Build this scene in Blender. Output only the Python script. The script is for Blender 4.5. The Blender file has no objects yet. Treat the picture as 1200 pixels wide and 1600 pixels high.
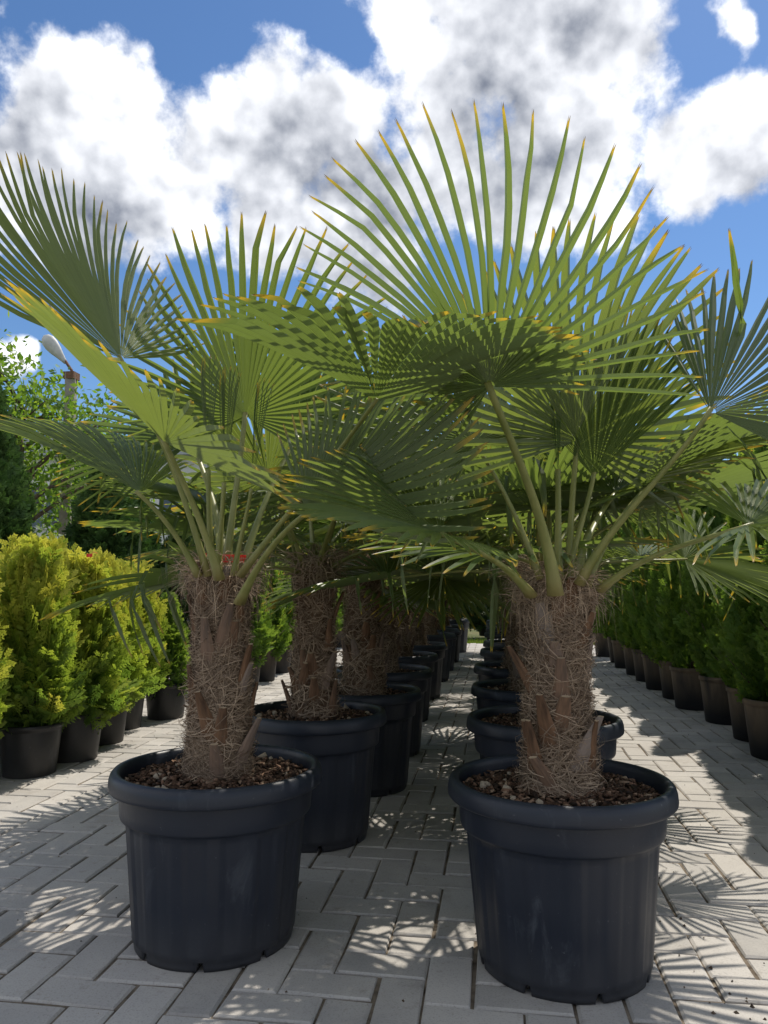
import bpy, math, random
import numpy as np
from mathutils import Vector, Matrix, noise

R = math.radians
rng = random.Random(7)
scene = bpy.context.scene
COL = scene.collection

# ------------------------------------------------------------------ camera
F_PX, YAW, H_CAM = 1190.0, R(8.1), 1.0
PITCH = math.atan(118 / F_PX)
cam_d = bpy.data.cameras.new('camera')
cam_d.sensor_fit = 'VERTICAL'
cam_d.sensor_height = 36.0
cam_d.lens = F_PX / 1600 * 36.0
cam_d.clip_start = 0.05
cam_d.clip_end = 2000
cam = bpy.data.objects.new('camera', cam_d)
cam.location = (0, 0, H_CAM)
cam.rotation_euler = (R(90) + PITCH, 0, YAW)
COL.objects.link(cam)
scene.camera = cam
FH = Vector((-math.sin(YAW), math.cos(YAW), 0))
RT = Vector((math.cos(YAW), math.sin(YAW), 0))
FW = FH * math.cos(PITCH) + Vector((0, 0, math.sin(PITCH)))
UP = RT.cross(FW)
CAM = Vector((0, 0, H_CAM))

def at(px, py, d):
    """point at distance d that the photograph shows at (px, py)"""
    return CAM + FW * d + RT * ((px - 600) / F_PX * d) + UP * ((800 - py) / F_PX * d)

def direc(px, py):
    return (FW + RT * ((px - 600) / F_PX) + UP * ((800 - py) / F_PX)).normalized()

# ------------------------------------------------------------------ sun, sky, exposure
SUN_EL, SUN_AZ = R(57), R(27)            # azimuth measured from +Y towards +X
SUN_DIR = Vector((math.sin(SUN_AZ) * math.cos(SUN_EL), math.cos(SUN_AZ) * math.cos(SUN_EL), math.sin(SUN_EL)))
sun_d = bpy.data.lights.new('sun', 'SUN')
sun_d.energy = 2.6
sun_d.angle = R(0.53)
sun_d.color = (1.0, 0.93, 0.82)
sun = bpy.data.objects.new('sun', sun_d)
sun.rotation_euler = (-SUN_DIR).to_track_quat('-Z', 'Y').to_euler()
sun.location = (4, 8, 20)
COL.objects.link(sun)

world = bpy.data.worlds.new('World')
scene.world = world
world.use_nodes = True
world.cycles.sampling_method = 'MANUAL'
world.cycles.sample_map_resolution = 512
wn, wl = world.node_tree.nodes, world.node_tree.links
wn.clear()

def wmath(op, a, b=None, c=None, clamp=False):
    n = wn.new('ShaderNodeMath'); n.operation = op; n.use_clamp = clamp
    for i, v in enumerate((a, b, c)):
        if v is None: continue
        if isinstance(v, (int, float)): n.inputs[i].default_value = v
        else: wl.new(v, n.inputs[i])
    return n.outputs[0]

def wsmooth(v, lo, hi, a=0.0, b=1.0):
    n = wn.new('ShaderNodeMapRange'); n.interpolation_type = 'SMOOTHSTEP'
    wl.new(v, n.inputs[0])
    n.inputs[1].default_value = lo; n.inputs[2].default_value = hi
    n.inputs[3].default_value = a; n.inputs[4].default_value = b
    return n.outputs[0]

def wnoise(vec, scale, detail, rough=0.55, dist=0.0):
    n = wn.new('ShaderNodeTexNoise'); n.noise_dimensions = '3D'
    n.inputs['Scale'].default_value = scale; n.inputs['Detail'].default_value = detail
    n.inputs['Roughness'].default_value = rough; n.inputs['Distortion'].default_value = dist
    wl.new(vec, n.inputs['Vector'])
    return n.outputs[0]

SKY_STRENGTH = 0.058
sky = wn.new('ShaderNodeTexSky'); sky.sky_type = 'NISHITA'; sky.sun_disc = False
sky.sun_elevation = SUN_EL; sky.sun_rotation = SUN_AZ
sky.air_density = 1.0; sky.dust_density = 0.2; sky.ozone_density = 6.0; sky.altitude = 100
tc = wn.new('ShaderNodeTexCoord'); DIRV = tc.outputs['Generated']

CLOUDS = [(60, 140, 100), (170, 220, 130), (60, 300, 100), (270, 300, 105),
          (405, 200, 95), (500, 190, 105), (430, 285, 120), (550, 330, 130),
          (625, 15, 80), (740, 75, 115), (860, 30, 130), (930, 90, 105), (850, 175, 120),
          (720, 265, 125), (880, 290, 130), (1110, 225, 100), (1180, 220, 115), (1155, 2, 38), (15, 565, 35)]
GREY = [(470, 275, 95), (570, 335, 120), (830, 100, 115), (20, 205, 65), (790, 245, 110), (140, 335, 85), (1185, 335, 60)]
def warp(vec, scale, amt, detail):
    nz = wn.new('ShaderNodeTexNoise'); nz.inputs['Scale'].default_value = scale; nz.inputs['Detail'].default_value = detail
    nz.inputs['Roughness'].default_value = 0.5; wl.new(vec, nz.inputs['Vector'])
    mad = wn.new('ShaderNodeVectorMath'); mad.operation = 'MULTIPLY_ADD'
    wl.new(nz.outputs['Color'], mad.inputs[0]); mad.inputs[1].default_value = (amt, amt, amt); mad.inputs[2].default_value = (-amt / 2,) * 3
    ad = wn.new('ShaderNodeVectorMath'); ad.operation = 'ADD'; wl.new(vec, ad.inputs[0]); wl.new(mad.outputs[0], ad.inputs[1])
    return ad.outputs[0]
WDIR = warp(DIRV, 7.0, 0.13, 3.0)
def blobs(lst, vec, k):
    m_ = None
    for px, py, rr in lst:
        n = wn.new('ShaderNodeVectorMath'); n.operation = 'DISTANCE'
        wl.new(vec, n.inputs[0]); n.inputs[1].default_value = direc(px, py)
        v = wmath('MULTIPLY_ADD', n.outputs['Value'], -F_PX / rr / k, 1.0)
        m_ = v if m_ is None else wmath('SMOOTH_MAX', m_, v, 0.15)
    return m_
m = blobs(CLOUDS, WDIR, 1.02)
mg = blobs(GREY, WDIR, 1.25)
# the rest of the sky carries the same kind of broken cloud
low = wnoise(WDIR, 2.6, 1.0, 0.5)
mo = wmath('MULTIPLY_ADD', low, 5.5, -2.55)
dt = wn.new('ShaderNodeVectorMath'); dt.operation = 'DOT_PRODUCT'
wl.new(DIRV, dt.inputs[0]); dt.inputs[1].default_value = direc(600, 500)
w_out = wsmooth(dt.outputs['Value'], 0.66, 0.80, 1.0, 0.0)
w_in = wmath('SUBTRACT', 1.0, w_out)
m = wmath('ADD', wmath('MULTIPLY', m, w_in), wmath('MULTIPLY', mo, w_out))
m = wmath('MAXIMUM', m, -1.5)
mg = wmath('ADD', wmath('MULTIPLY', mg, w_in), wmath('MULTIPLY', wmath('SUBTRACT', mo, 0.75), w_out))
def offset(vec, amt):
    o_ = wn.new('ShaderNodeVectorMath'); o_.operation = 'ADD'
    wl.new(vec, o_.inputs[0]); o_.inputs[1].default_value = SUN_DIR * amt
    return o_.outputs[0]
n_big = wnoise(DIRV, 10.0, 6.0, 0.60, 0.0)
n_off = wnoise(offset(DIRV, 0.020), 10.0, 2.0, 0.5, 0.0)
n_sm = wnoise(DIRV, 26.0, 1.5, 0.55, 0.0)
n_so = wnoise(offset(DIRV, 0.010), 26.0, 1.5, 0.55, 0.0)
dens = wmath('MULTIPLY_ADD', wmath('SUBTRACT', n_big, 0.5), 2.0, m)
alpha = wsmooth(dens, -0.04, 0.40)
thick = wsmooth(wmath('MULTIPLY_ADD', wmath('SUBTRACT', n_big, 0.5), 0.75, mg), -0.75, 0.95)
relief = wmath('ADD', wmath('MULTIPLY', wmath('SUBTRACT', n_big, n_off), 1.5), wmath('MULTIPLY', wmath('SUBTRACT', n_sm, n_so), 0.9))
lum = wmath('SUBTRACT', wmath('ADD', 0.90, relief), wmath('MULTIPLY', thick, 0.55))
lum = wmath('MAXIMUM', wmath('MINIMUM', lum, 1.1), 0.0)
ramp = wn.new('ShaderNodeValToRGB')
ramp.color_ramp.elements[0].position = 0.0; ramp.color_ramp.elements[0].color = (0.06, 0.075, 0.11, 1)
ramp.color_ramp.elements[1].position = 1.0; ramp.color_ramp.elements[1].color = (0.68, 0.69, 0.715, 1)
wl.new(lum, ramp.inputs[0])
bg_sky = wn.new('ShaderNodeBackground'); bg_sky.inputs[1].default_value = SKY_STRENGTH
hsv = wn.new('ShaderNodeHueSaturation'); hsv.inputs['Saturation'].default_value = 1.08
wl.new(sky.outputs[0], hsv.inputs['Color']); wl.new(hsv.outputs[0], bg_sky.inputs[0])
bg_cl = wn.new('ShaderNodeBackground'); bg_cl.inputs[1].default_value = 1.0
wl.new(ramp.outputs[0], bg_cl.inputs[0])
mix = wn.new('ShaderNodeMixShader')
wl.new(alpha, mix.inputs[0]); wl.new(bg_sky.outputs[0], mix.inputs[1]); wl.new(bg_cl.outputs[0], mix.inputs[2])
wout = wn.new('ShaderNodeOutputWorld'); wl.new(mix.outputs[0], wout.inputs[0])

scene.view_settings.view_transform = 'Standard'
scene.view_settings.look = 'None'
scene.view_settings.gamma = 1.0
scene.view_settings.exposure = 1.08
scene.cycles.max_bounces = 7
scene.cycles.diffuse_bounces = 5
scene.cycles.glossy_bounces = 2
scene.cycles.transmission_bounces = 5
scene.cycles.transparent_max_bounces = 8
scene.cycles.sample_clamp_indirect = 6.0

# ------------------------------------------------------------------ material helpers
class NT:
    def __init__(self, name):
        self.m = bpy.data.materials.new(name); self.m.use_nodes = True
        self.n, self.l = self.m.node_tree.nodes, self.m.node_tree.links
        self.n.clear()
        self.out = self.n.new('ShaderNodeOutputMaterial')
    def new(self, t, **kw):
        nd = self.n.new(t)
        for k, v in kw.items(): setattr(nd, k, v)
        return nd
    def put(self, sock, v):
        if v is None: return
        if hasattr(v, 'is_output'): self.l.new(v, sock)
        elif isinstance(v, (tuple, list)) and len(v) == 3 and sock.type == 'RGBA': sock.default_value = (*v, 1)
        else: sock.default_value = v
    def coord(self, kind='Object'):
        return self.new('ShaderNodeTexCoord').outputs[kind]
    def pos(self):
        return self.new('ShaderNodeNewGeometry').outputs['Position']
    def noise(self, vec, scale, detail=4, rough=0.55, dist=0):
        nd = self.new('ShaderNodeTexNoise')
        self.put(nd.inputs['Vector'], vec); nd.inputs['Scale'].default_value = scale
        nd.inputs['Detail'].default_value = detail; nd.inputs['Roughness'].default_value = rough
        nd.inputs['Distortion'].default_value = dist
        return nd.outputs[0]
    def scale(self, vec, s):
        nd = self.new('ShaderNodeMapping'); self.put(nd.inputs[0], vec); nd.inputs['Scale'].default_value = s
        return nd.outputs[0]
    def math(self, op, a, b=0.0, clamp=False):
        nd = self.new('ShaderNodeMath', operation=op, use_clamp=clamp)
        self.put(nd.inputs[0], a); self.put(nd.inputs[1], b)
        return nd.outputs[0]
    def rng(self, v, a, b, c=0.0, d=1.0):
        nd = self.new('ShaderNodeMapRange'); self.put(nd.inputs[0], v)
        for i, x in enumerate((a, b, c, d)): nd.inputs[i + 1].default_value = x
        return nd.outputs[0]
    def mix(self, f, a, b, mode='MIX'):
        nd = self.new('ShaderNodeMix', data_type='RGBA', blend_type=mode)
        self.put(nd.inputs[0], f); self.put(nd.inputs[6], a); self.put(nd.inputs[7], b)
        return nd.outputs[2]
    def attr(self, name):
        return self.new('ShaderNodeAttribute', attribute_name=name).outputs['Fac']
    def rand(self):
        return self.new('ShaderNodeObjectInfo').outputs['Random']
    def bump(self, h, strength=0.5, dist=0.01):
        nd = self.new('ShaderNodeBump'); self.put(nd.inputs['Height'], h)
        nd.inputs['Strength'].default_value = strength; nd.inputs['Distance'].default_value = dist
        return nd.outputs[0]
    def pbr(self, col, rough=0.6, spec=0.4, normal=None, metal=0.0):
        nd = self.new('ShaderNodeBsdfPrincipled')
        self.put(nd.inputs['Base Color'], col); self.put(nd.inputs['Roughness'], rough)
        nd.inputs['Specular IOR Level'].default_value = spec; nd.inputs['Metallic'].default_value = metal
        if normal is not None: self.l.new(normal, nd.inputs['Normal'])
        return nd.outputs[0]
    def trans(self, surf, col, fac):
        t = self.new('ShaderNodeBsdfTranslucent'); self.put(t.inputs[0], col)
        mx = self.new('ShaderNodeMixShader'); self.put(mx.inputs[0], fac)
        self.l.new(surf, mx.inputs[1]); self.l.new(t.outputs[0], mx.inputs[2])
        return mx.outputs[0]
    def done(self, surf):
        self.l.new(surf, self.out.inputs[0]); return self.m

M = {}
def mat_palm_leaf():
    t = NT('palm_leaf')
    tip = t.attr('tip'); across = t.attr('across')
    rnd = t.rand(); ns = t.noise(t.coord(), 6.0, 4); fine = t.noise(t.scale(t.coord(), (60, 60, 60)), 1.0, 3)
    base = t.mix(rnd, (0.062, 0.115, 0.038), (0.092, 0.135, 0.038))
    base = t.mix(t.rng(ns, 0.35, 0.7, 0, 0.55), base, (0.105, 0.140, 0.032))
    base = t.mix(t.math('MULTIPLY', fine, 0.18), base, (0.03, 0.06, 0.015))
    base = t.mix(t.rng(across, 0.0, 0.16, 0.55, 0.0), base, (0.20, 0.24, 0.07))          # pale midrib
    vein = t.math('SINE', t.math('MULTIPLY', across, 30.0))
    base = t.mix(t.rng(vein, -0.2, 1.0, 0.0, 0.35), base, (0.035, 0.062, 0.020))
    base = t.mix(t.rng(across, 0.90, 1.0, 0.0, 0.45), base, (0.16, 0.18, 0.05))
    bf = t.new('ShaderNodeNewGeometry').outputs['Backfacing']                            # the underside is paler than the upper face
    base = t.mix(t.math('MULTIPLY', t.math('SUBTRACT', 1.0, bf), 0.55), base, (0.150, 0.178, 0.088))
    yel = t.rng(tip, 0.10, 0.55); brn = t.rng(tip, 0.72, 0.95)
    col = t.mix(yel, base, (0.42, 0.30, 0.04)); col = t.mix(brn, col, (0.10, 0.055, 0.03))
    tr = t.mix(rnd, (0.20, 0.29, 0.045), (0.27, 0.335, 0.05))
    tr = t.mix(t.rng(vein, -0.2, 1.0, 0.0, 0.45), tr, (0.10, 0.16, 0.02))
    tr = t.mix(t.rng(across, 0.0, 0.14, 0.6, 0.0), tr, (0.10, 0.14, 0.03))
    tr = t.mix(yel, tr, (0.62, 0.42, 0.03)); tr = t.mix(brn, tr, (0.05, 0.03, 0.02))
    s = t.pbr(col, t.rng(ns, 0.3, 0.7, 0.34, 0.50), 0.5)
    return t.done(t.trans(s, tr, 0.40))
M['leaf'] = mat_palm_leaf()

def mat_simple(name, c1, c2, scale=8, rough=0.6, spec=0.3, bump=0.0, stretch=(1, 1, 1), detail=5, bdist=0.01, world=False):
    t = NT(name)
    v = t.scale(t.pos() if world else t.coord(), stretch)
    ns = t.noise(v, scale, detail, 0.6)
    col = t.mix(t.rng(ns, 0.3, 0.7), c1, c2)
    nm = t.bump(ns, bump, bdist) if bump else None
    return t.done(t.pbr(col, rough, spec, nm))

def mat_petiole():
    t = NT('palm_stalk')
    a = t.attr('along'); ns = t.noise(t.scale(t.coord(), (30, 30, 4)), 1.0, 4)
    c = t.mix(t.rng(ns, 0.35, 0.65), (0.16, 0.18, 0.045), (0.25, 0.25, 0.080))
    c = t.mix(t.rng(a, 0.0, 0.14, 0.75, 0.0), c, (0.24, 0.19, 0.075))
    c = t.mix(t.rng(a, 0.93, 1.0, 0.0, 0.4), c, (0.28, 0.26, 0.09))
    return t.done(t.trans(t.pbr(c, 0.42, 0.45), (0.30, 0.34, 0.06), 0.12))
M['stalk'] = mat_petiole()
M['trunk'] = mat_simple('palm_trunk_mat', (0.07, 0.044, 0.028), (0.22, 0.14, 0.09), 30, 0.95, 0.1, 1.0, (1, 1, 0.35), 8, 0.02)
def mat_fibre():
    t = NT('palm_fibre'); h = t.attr('hue')
    c = t.mix(h, (0.13, 0.088, 0.06), (0.50, 0.38, 0.27))
    return t.done(t.trans(t.pbr(c, 0.8, 0.2), c, 0.2))
M['fibre'] = mat_fibre()
def mat_boot():
    t = NT('cut_leaf_base'); a = t.attr('along')
    ns = t.noise(t.scale(t.coord(), (60, 60, 8)), 1.0, 5)
    c = t.mix(t.rng(ns, 0.3, 0.7), (0.060, 0.034, 0.020), (0.20, 0.11, 0.062))
    c = t.mix(t.math('MULTIPLY', t.math('POWER', t.rand(), 3.0), 0.7), c, (0.26, 0.235, 0.215))
    c = t.mix(t.rng(a, 0.985, 1.0), c, (0.36, 0.27, 0.18))
    return t.done(t.pbr(c, 0.75, 0.2, t.bump(ns, 0.6, 0.006)))
M['boot'] = mat_boot()
def mat_pot(name, base, dust):
    t = NT(name); co = t.coord(); r_ = t.rand()
    off = t.new('ShaderNodeVectorMath', operation='ADD'); t.put(off.inputs[0], co)
    cmb = t.new('ShaderNodeCombineXYZ'); t.put(cmb.inputs[0], t.math('MULTIPLY', r_, 40.0)); t.put(cmb.inputs[1], t.math('MULTIPLY', r_, 17.0))
    t.l.new(cmb.outputs[0], off.inputs[1]); co2 = off.outputs[0]
    n1 = t.noise(co2, 3.5, 6, 0.6); n2 = t.noise(co2, 60, 4, 0.7); n3 = t.noise(t.scale(co2, (4, 4, 1.2)), 3.0, 8, 0.7, 0.6)
    c = t.mix(t.rng(n1, 0.35, 0.75, 0, 0.55), base, dust)
    c = t.mix(t.rng(n2, 0.66, 0.76, 0, 0.6), c, (0.16, 0.16, 0.17))
    c = t.mix(t.rng(n3, 0.58, 0.78, 0, 0.6), c, (0.09, 0.10, 0.115))
    sep = t.new('ShaderNodeSeparateXYZ'); t.put(sep.inputs[0], co)
    low_ = t.math('MULTIPLY', t.rng(sep.outputs[2], 0.0, 0.16, 1.0, 0.0), n1)
    c = t.mix(t.math('MULTIPLY', low_, 0.7), c, (0.06, 0.056, 0.052))
    return t.done(t.pbr(c, t.rng(n1, 0.3, 0.7, 0.34, 0.54), 0.38, t.bump(n2, 0.12, 0.003)))
M['pot'] = mat_pot('navy_black_plastic', (0.012, 0.016, 0.026), (0.022, 0.027, 0.038))
M['pot_black'] = mat_pot('black_nursery_plastic', (0.012, 0.013, 0.015), (0.050, 0.048, 0.045))
def mat_pot_dusty():
    t = NT('dusty_nursery_plastic'); co = t.coord()
    sep = t.new('ShaderNodeSeparateXYZ'); t.put(sep.inputs[0], co)
    n1 = t.noise(t.scale(t.pos(), (9, 9, 2)), 1.0, 5)
    f = t.math('MULTIPLY', t.rng(sep.outputs[2], 0.06, 0.30), t.rng(n1, 0.3, 0.6))
    c = t.mix(f, (0.014, 0.015, 0.02), (0.16, 0.12, 0.085))
    return t.done(t.pbr(c, 0.6, 0.4))
M['pot_dusty'] = mat_pot_dusty()
M['soil'] = mat_simple('potting_soil', (0.012, 0.009, 0.007), (0.05, 0.032, 0.022), 60, 0.95, 0.1, 0.8, (1, 1, 1), 6, 0.02)
def mat_hue(name, cols, rough=0.85, attr='hue'):
    t = NT(name); h = t.attr(attr)
    rp = t.new('ShaderNodeValToRGB'); t.put(rp.inputs[0], h)
    e = rp.color_ramp.elements
    while len(e) < len(cols): e.new(0.5)
    for i, (p, c) in enumerate(cols): e[i].position = p; e[i].color = (*c, 1)
    return t.done(t.pbr(rp.outputs[0], rough, 0.2))
M['chips'] = mat_hue('bark_chip', [(0, (0.018, 0.012, 0.008)), (0.5, (0.075, 0.042, 0.026)), (0.85, (0.17, 0.10, 0.065)), (1, (0.30, 0.22, 0.15))])
M['pebble'] = mat_simple('pumice', (0.22, 0.17, 0.12), (0.50, 0.43, 0.33), 60, 0.9, 0.2, 0.5)
M['debris'] = mat_hue('soil_crumb', [(0, (0.02, 0.016, 0.013)), (0.7, (0.09, 0.06, 0.04)), (1, (0.35, 0.30, 0.24))])

def mat_brick(name, use_attr):
    t = NT(name); p = t.pos()
    h = t.attr('hue') if use_attr else t.rand()
    n1 = t.noise(p, 5, 6, 0.62); n2 = t.noise(p, 190, 3, 0.6); n3 = t.noise(p, 1.1, 3)
    c = t.mix(h, (0.30, 0.288, 0.272), (0.42, 0.40, 0.375))
    c = t.mix(t.rng(n1, 0.38, 0.72, 0, 0.6), c, (0.46, 0.435, 0.395))
    c = t.mix(t.rng(n3, 0.45, 0.7, 0, 0.45), c, (0.29, 0.265, 0.235))
    c = t.mix(t.rng(n2, 0.52, 0.72, 0, 0.4), c, (0.14, 0.13, 0.12))
    n4 = t.noise(p, 17, 5, 0.7)
    c = t.mix(t.rng(n4, 0.58, 0.74, 0, 0.55), c, (0.17, 0.145, 0.115))
    n5 = t.noise(p, 2.6, 6, 0.7, 0.4)
    c = t.mix(t.rng(n5, 0.56, 0.70, 0, 0.40), c, (0.22, 0.19, 0.155))
    hb = t.math('ADD', t.math('MULTIPLY', n1, 1.0), t.math('MULTIPLY', n2, 0.35))
    return t.done(t.pbr(c, 0.85, 0.25, t.bump(hb, 0.35, 0.006)))
M['brick'] = mat_brick('concrete_paver', False)
M['brick_field'] = mat_brick('concrete_paver_far', True)
M['sand'] = mat_simple('joint_sand', (0.05, 0.038, 0.028), (0.24, 0.20, 0.155), 14, 0.95, 0.1, 0.8, world=True)
M['ground'] = mat_simple('grassy_earth', (0.045, 0.075, 0.02), (0.14, 0.12, 0.06), 1.6, 0.95, 0.1, 0.6, world=True)
def mat_foliage(name, cols, tcols, tf=0.35, rough=0.55):
    t = NT(name); h = t.attr('hue')
    outs = []
    for cs in (cols, tcols):
        rp = t.new('ShaderNodeValToRGB'); t.put(rp.inputs[0], h)
        e = rp.color_ramp.elements
        while len(e) < len(cs): e.new(0.5)
        for i, (p, c) in enumerate(cs): e[i].position = p; e[i].color = (*c, 1)
        outs.append(rp.outputs[0])
    return t.done(t.trans(t.pbr(outs[0], rough, 0.3), outs[1], tf))
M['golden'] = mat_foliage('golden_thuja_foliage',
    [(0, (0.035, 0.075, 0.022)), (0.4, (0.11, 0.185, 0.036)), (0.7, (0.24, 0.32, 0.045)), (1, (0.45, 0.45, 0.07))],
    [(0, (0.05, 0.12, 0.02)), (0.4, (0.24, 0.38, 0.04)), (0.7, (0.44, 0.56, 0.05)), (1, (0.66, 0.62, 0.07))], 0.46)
M['green'] = mat_foliage('green_thuja_foliage',
    [(0, (0.040, 0.090, 0.026)), (0.5, (0.085, 0.160, 0.036)), (1, (0.15, 0.24, 0.045))],
    [(0, (0.12, 0.24, 0.03)), (0.5, (0.24, 0.40, 0.04)), (1, (0.40, 0.52, 0.05))], 0.48)
M['deep'] = mat_foliage('dark_conifer_foliage',
    [(0, (0.02, 0.05, 0.016)), (0.5, (0.045, 0.092, 0.026)), (1, (0.08, 0.14, 0.036))],
    [(0, (0.02, 0.06, 0.01)), (0.5, (0.05, 0.13, 0.02)), (1, (0.10, 0.20, 0.03))], 0.22)
M['decid'] = mat_foliage('broad_leaf_foliage',
    [(0, (0.05, 0.10, 0.02)), (0.5, (0.095, 0.17, 0.03)), (1, (0.17, 0.25, 0.04))],
    [(0, (0.12, 0.25, 0.02)), (0.5, (0.25, 0.42, 0.03)), (1, (0.42, 0.55, 0.05))], 0.45)
M['bark'] = mat_simple('bark', (0.07, 0.05, 0.038), (0.17, 0.13, 0.10), 20, 0.9, 0.2, 0.8, (1, 1, 0.25))
M['grass'] = mat_foliage('grass_blades', [(0, (0.06, 0.11, 0.02)), (1, (0.16, 0.22, 0.035))], [(0, (0.15, 0.28, 0.02)), (1, (0.35, 0.45, 0.04))], 0.35)
M['concrete'] = mat_simple('lamp_concrete', (0.20, 0.18, 0.16), (0.34, 0.31, 0.27), 8, 0.9, 0.2, 0.5)
M['lampgrey'] = mat_simple('lamp_housing', (0.42, 0.42, 0.40), (0.55, 0.55, 0.52), 12, 0.5, 0.4)
M['rust'] = mat_simple('rusty_bracket', (0.10, 0.05, 0.03), (0.22, 0.12, 0.07), 25, 0.8, 0.3)
M['lampglass'] = mat_simple('lamp_lens', (0.30, 0.29, 0.26), (0.42, 0.40, 0.36), 10, 0.25, 0.5)
M['wall'] = mat_simple('pale_wall', (0.58, 0.58, 0.57), (0.72, 0.72, 0.70), 3, 0.8, 0.2)
M['fascia'] = mat_simple('grey_fascia', (0.30, 0.32, 0.34), (0.42, 0.44, 0.46), 4, 0.6, 0.3)
M['glass'] = mat_simple('window_glass', (0.05, 0.06, 0.07), (0.09, 0.10, 0.11), 2, 0.1, 0.6)
M['red'] = mat_simple('red_plastic', (0.62, 0.03, 0.02), (0.75, 0.05, 0.03), 40, 0.4, 0.5)

# ------------------------------------------------------------------ mesh helpers
def mesh_of(name, verts, faces, mat, smooth=False, **attrs):
    me = bpy.data.meshes.new(name)
    verts = np.asarray(verts, dtype=np.float32).reshape(-1, 3)
    if isinstance(faces, np.ndarray):
        k = faces.shape[1]; nf = faces.shape[0]
        me.vertices.add(len(verts)); me.vertices.foreach_set('co', verts.ravel())
        me.loops.add(nf * k); me.loops.foreach_set('vertex_index', faces.astype(np.int32).ravel())
        me.polygons.add(nf)
        me.polygons.foreach_set('loop_start', np.arange(0, nf * k, k, dtype=np.int32))
        me.update(calc_edges=True)
    else:
        me.from_pydata([tuple(map(float, v)) for v in verts], [], faces)
    for an, vals in attrs.items():
        a = me.attributes.new(an, 'FLOAT', 'POINT')
        a.data.foreach_set('value', np.asarray(vals, dtype=np.float32))
    if smooth:
        me.polygons.foreach_set('use_smooth', np.ones(len(me.polygons), dtype=bool))
    me.materials.append(M[mat])
    me.validate()
    return me

def link(name, me, parent=None, loc=None, rot=None, scale=None, mw=None):
    o = bpy.data.objects.new(name, me); COL.objects.link(o)
    if parent: o.parent = parent
    if mw is not None: o.matrix_basis = mw
    if loc is not None: o.location = loc
    if rot is not None: o.rotation_euler = rot
    if scale is not None: o.scale = scale if hasattr(scale, '__len__') else (scale,) * 3
    return o

def tag(o, label=None, cat=None, group=None, kind=None):
    if label: o['label'] = label
    if cat: o['category'] = cat
    if group: o['group'] = group
    if kind: o['kind'] = kind
    return o

class MB:
    def __init__(self): self.v, self.f, self.a = [], [], []
    def add(self, vs, fs, at_=None):
        b = len(self.v); self.v += [tuple(x) for x in vs]; self.f += [tuple(b + i for i in q) for q in fs]
        self.a += at_ if at_ is not None else [0.0] * len(vs)
    def box(self, c, s, rot=None):
        x, y, z = s[0] / 2, s[1] / 2, s[2] / 2
        vs = [Vector((i * x, j * y, k * z)) for i in (-1, 1) for j in (-1, 1) for k in (-1, 1)]
        if rot is not None: vs = [rot @ v for v in vs]
        self.add([v + Vector(c) for v in vs], [(0, 1, 3, 2), (4, 6, 7, 5), (0, 4, 5, 1), (2, 3, 7, 6), (0, 2, 6, 4), (1, 5, 7, 3)])
    def tube(self, pts, rad, k=6, flat=1.0, ref=Vector((0, 0, 1)), cap=True):
        pts = [Vector(p) for p in pts]; n = len(pts); rings = []; at_ = []
        side = None
        for i, p in enumerate(pts):
            d = (pts[min(i + 1, n - 1)] - pts[max(i - 1, 0)]).normalized()
            s = d.cross(ref if side is None else side.cross(d).normalized() if side.cross(d).length > 1e-4 else ref)
            if side is None:
                if s.length < 1e-3: s = d.cross(Vector((1, 0, 0)))
                side = s.normalized()
            else:
                side = (side - d * side.dot(d)).normalized()
            u = d.cross(side).normalized()
            r = rad[i] if hasattr(rad, '__len__') else rad
            rings += [p + side * (r * math.cos(2 * math.pi * j / k)) + u * (r * flat * math.sin(2 * math.pi * j / k)) for j in range(k)]
            at_ += [i / (n - 1)] * k
        fs = [(i * k + j, i * k + (j + 1) % k, (i + 1) * k + (j + 1) % k, (i + 1) * k + j) for i in range(n - 1) for j in range(k)]
        if cap: fs += [tuple(range(k - 1, -1, -1)), tuple(range((n - 1) * k, n * k))]
        self.add(rings, fs, at_)
    def mesh(self, name, mat, smooth=False, attr=None):
        return mesh_of(name, self.v, self.f, mat, smooth, **({attr: self.a} if attr else {}))

def bez(p0, p1, p2, p3, n):
    out = []
    for i in range(n):
        t = i / (n - 1); u = 1 - t
        out.append(p0 * u**3 + p1 * 3 * u * u * t + p2 * 3 * u * t * t + p3 * t**3)
    return out

def lathe(prof, k, mod=None, close=False):
    vs = []; n = len(prof)
    for i, (r, z) in enumerate(prof):
        for j in range(k):
            a = 2 * math.pi * j / k; rr, zz = (r, z) if mod is None else mod(i, a, r, z)
            vs.append((rr * math.cos(a), rr * math.sin(a), zz))
    fs = [(i * k + j, i * k + (j + 1) % k, (i + 1) * k + (j + 1) % k, (i + 1) * k + j) for i in range(n - 1) for j in range(k)]
    return vs, fs

# ------------------------------------------------------------------ ground and pavement
ground = link('ground', mesh_of('ground', [(-150, -60, -0.06), (150, -60, -0.06), (150, 300, -0.06), (-150, 300, -0.06)], [(0, 1, 2, 3)], 'ground'))
tag(ground, 'grassy earth that reaches the horizon around the nursery', kind='structure')
PX0, PX1, PY0, PY1 = -7.2, 5.4, -5.2, 14.0
pavement = link('pavement', mesh_of('sand_bed', [(PX0, PY0, -0.0075), (PX1, PY0, -0.0075), (PX1, PY1, -0.0075), (PX0, PY1, -0.0075)], [(0, 1, 2, 3)], 'sand'))
tag(pavement, 'grey concrete block pavement laid in herringbone with sandy joints', kind='structure')

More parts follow.
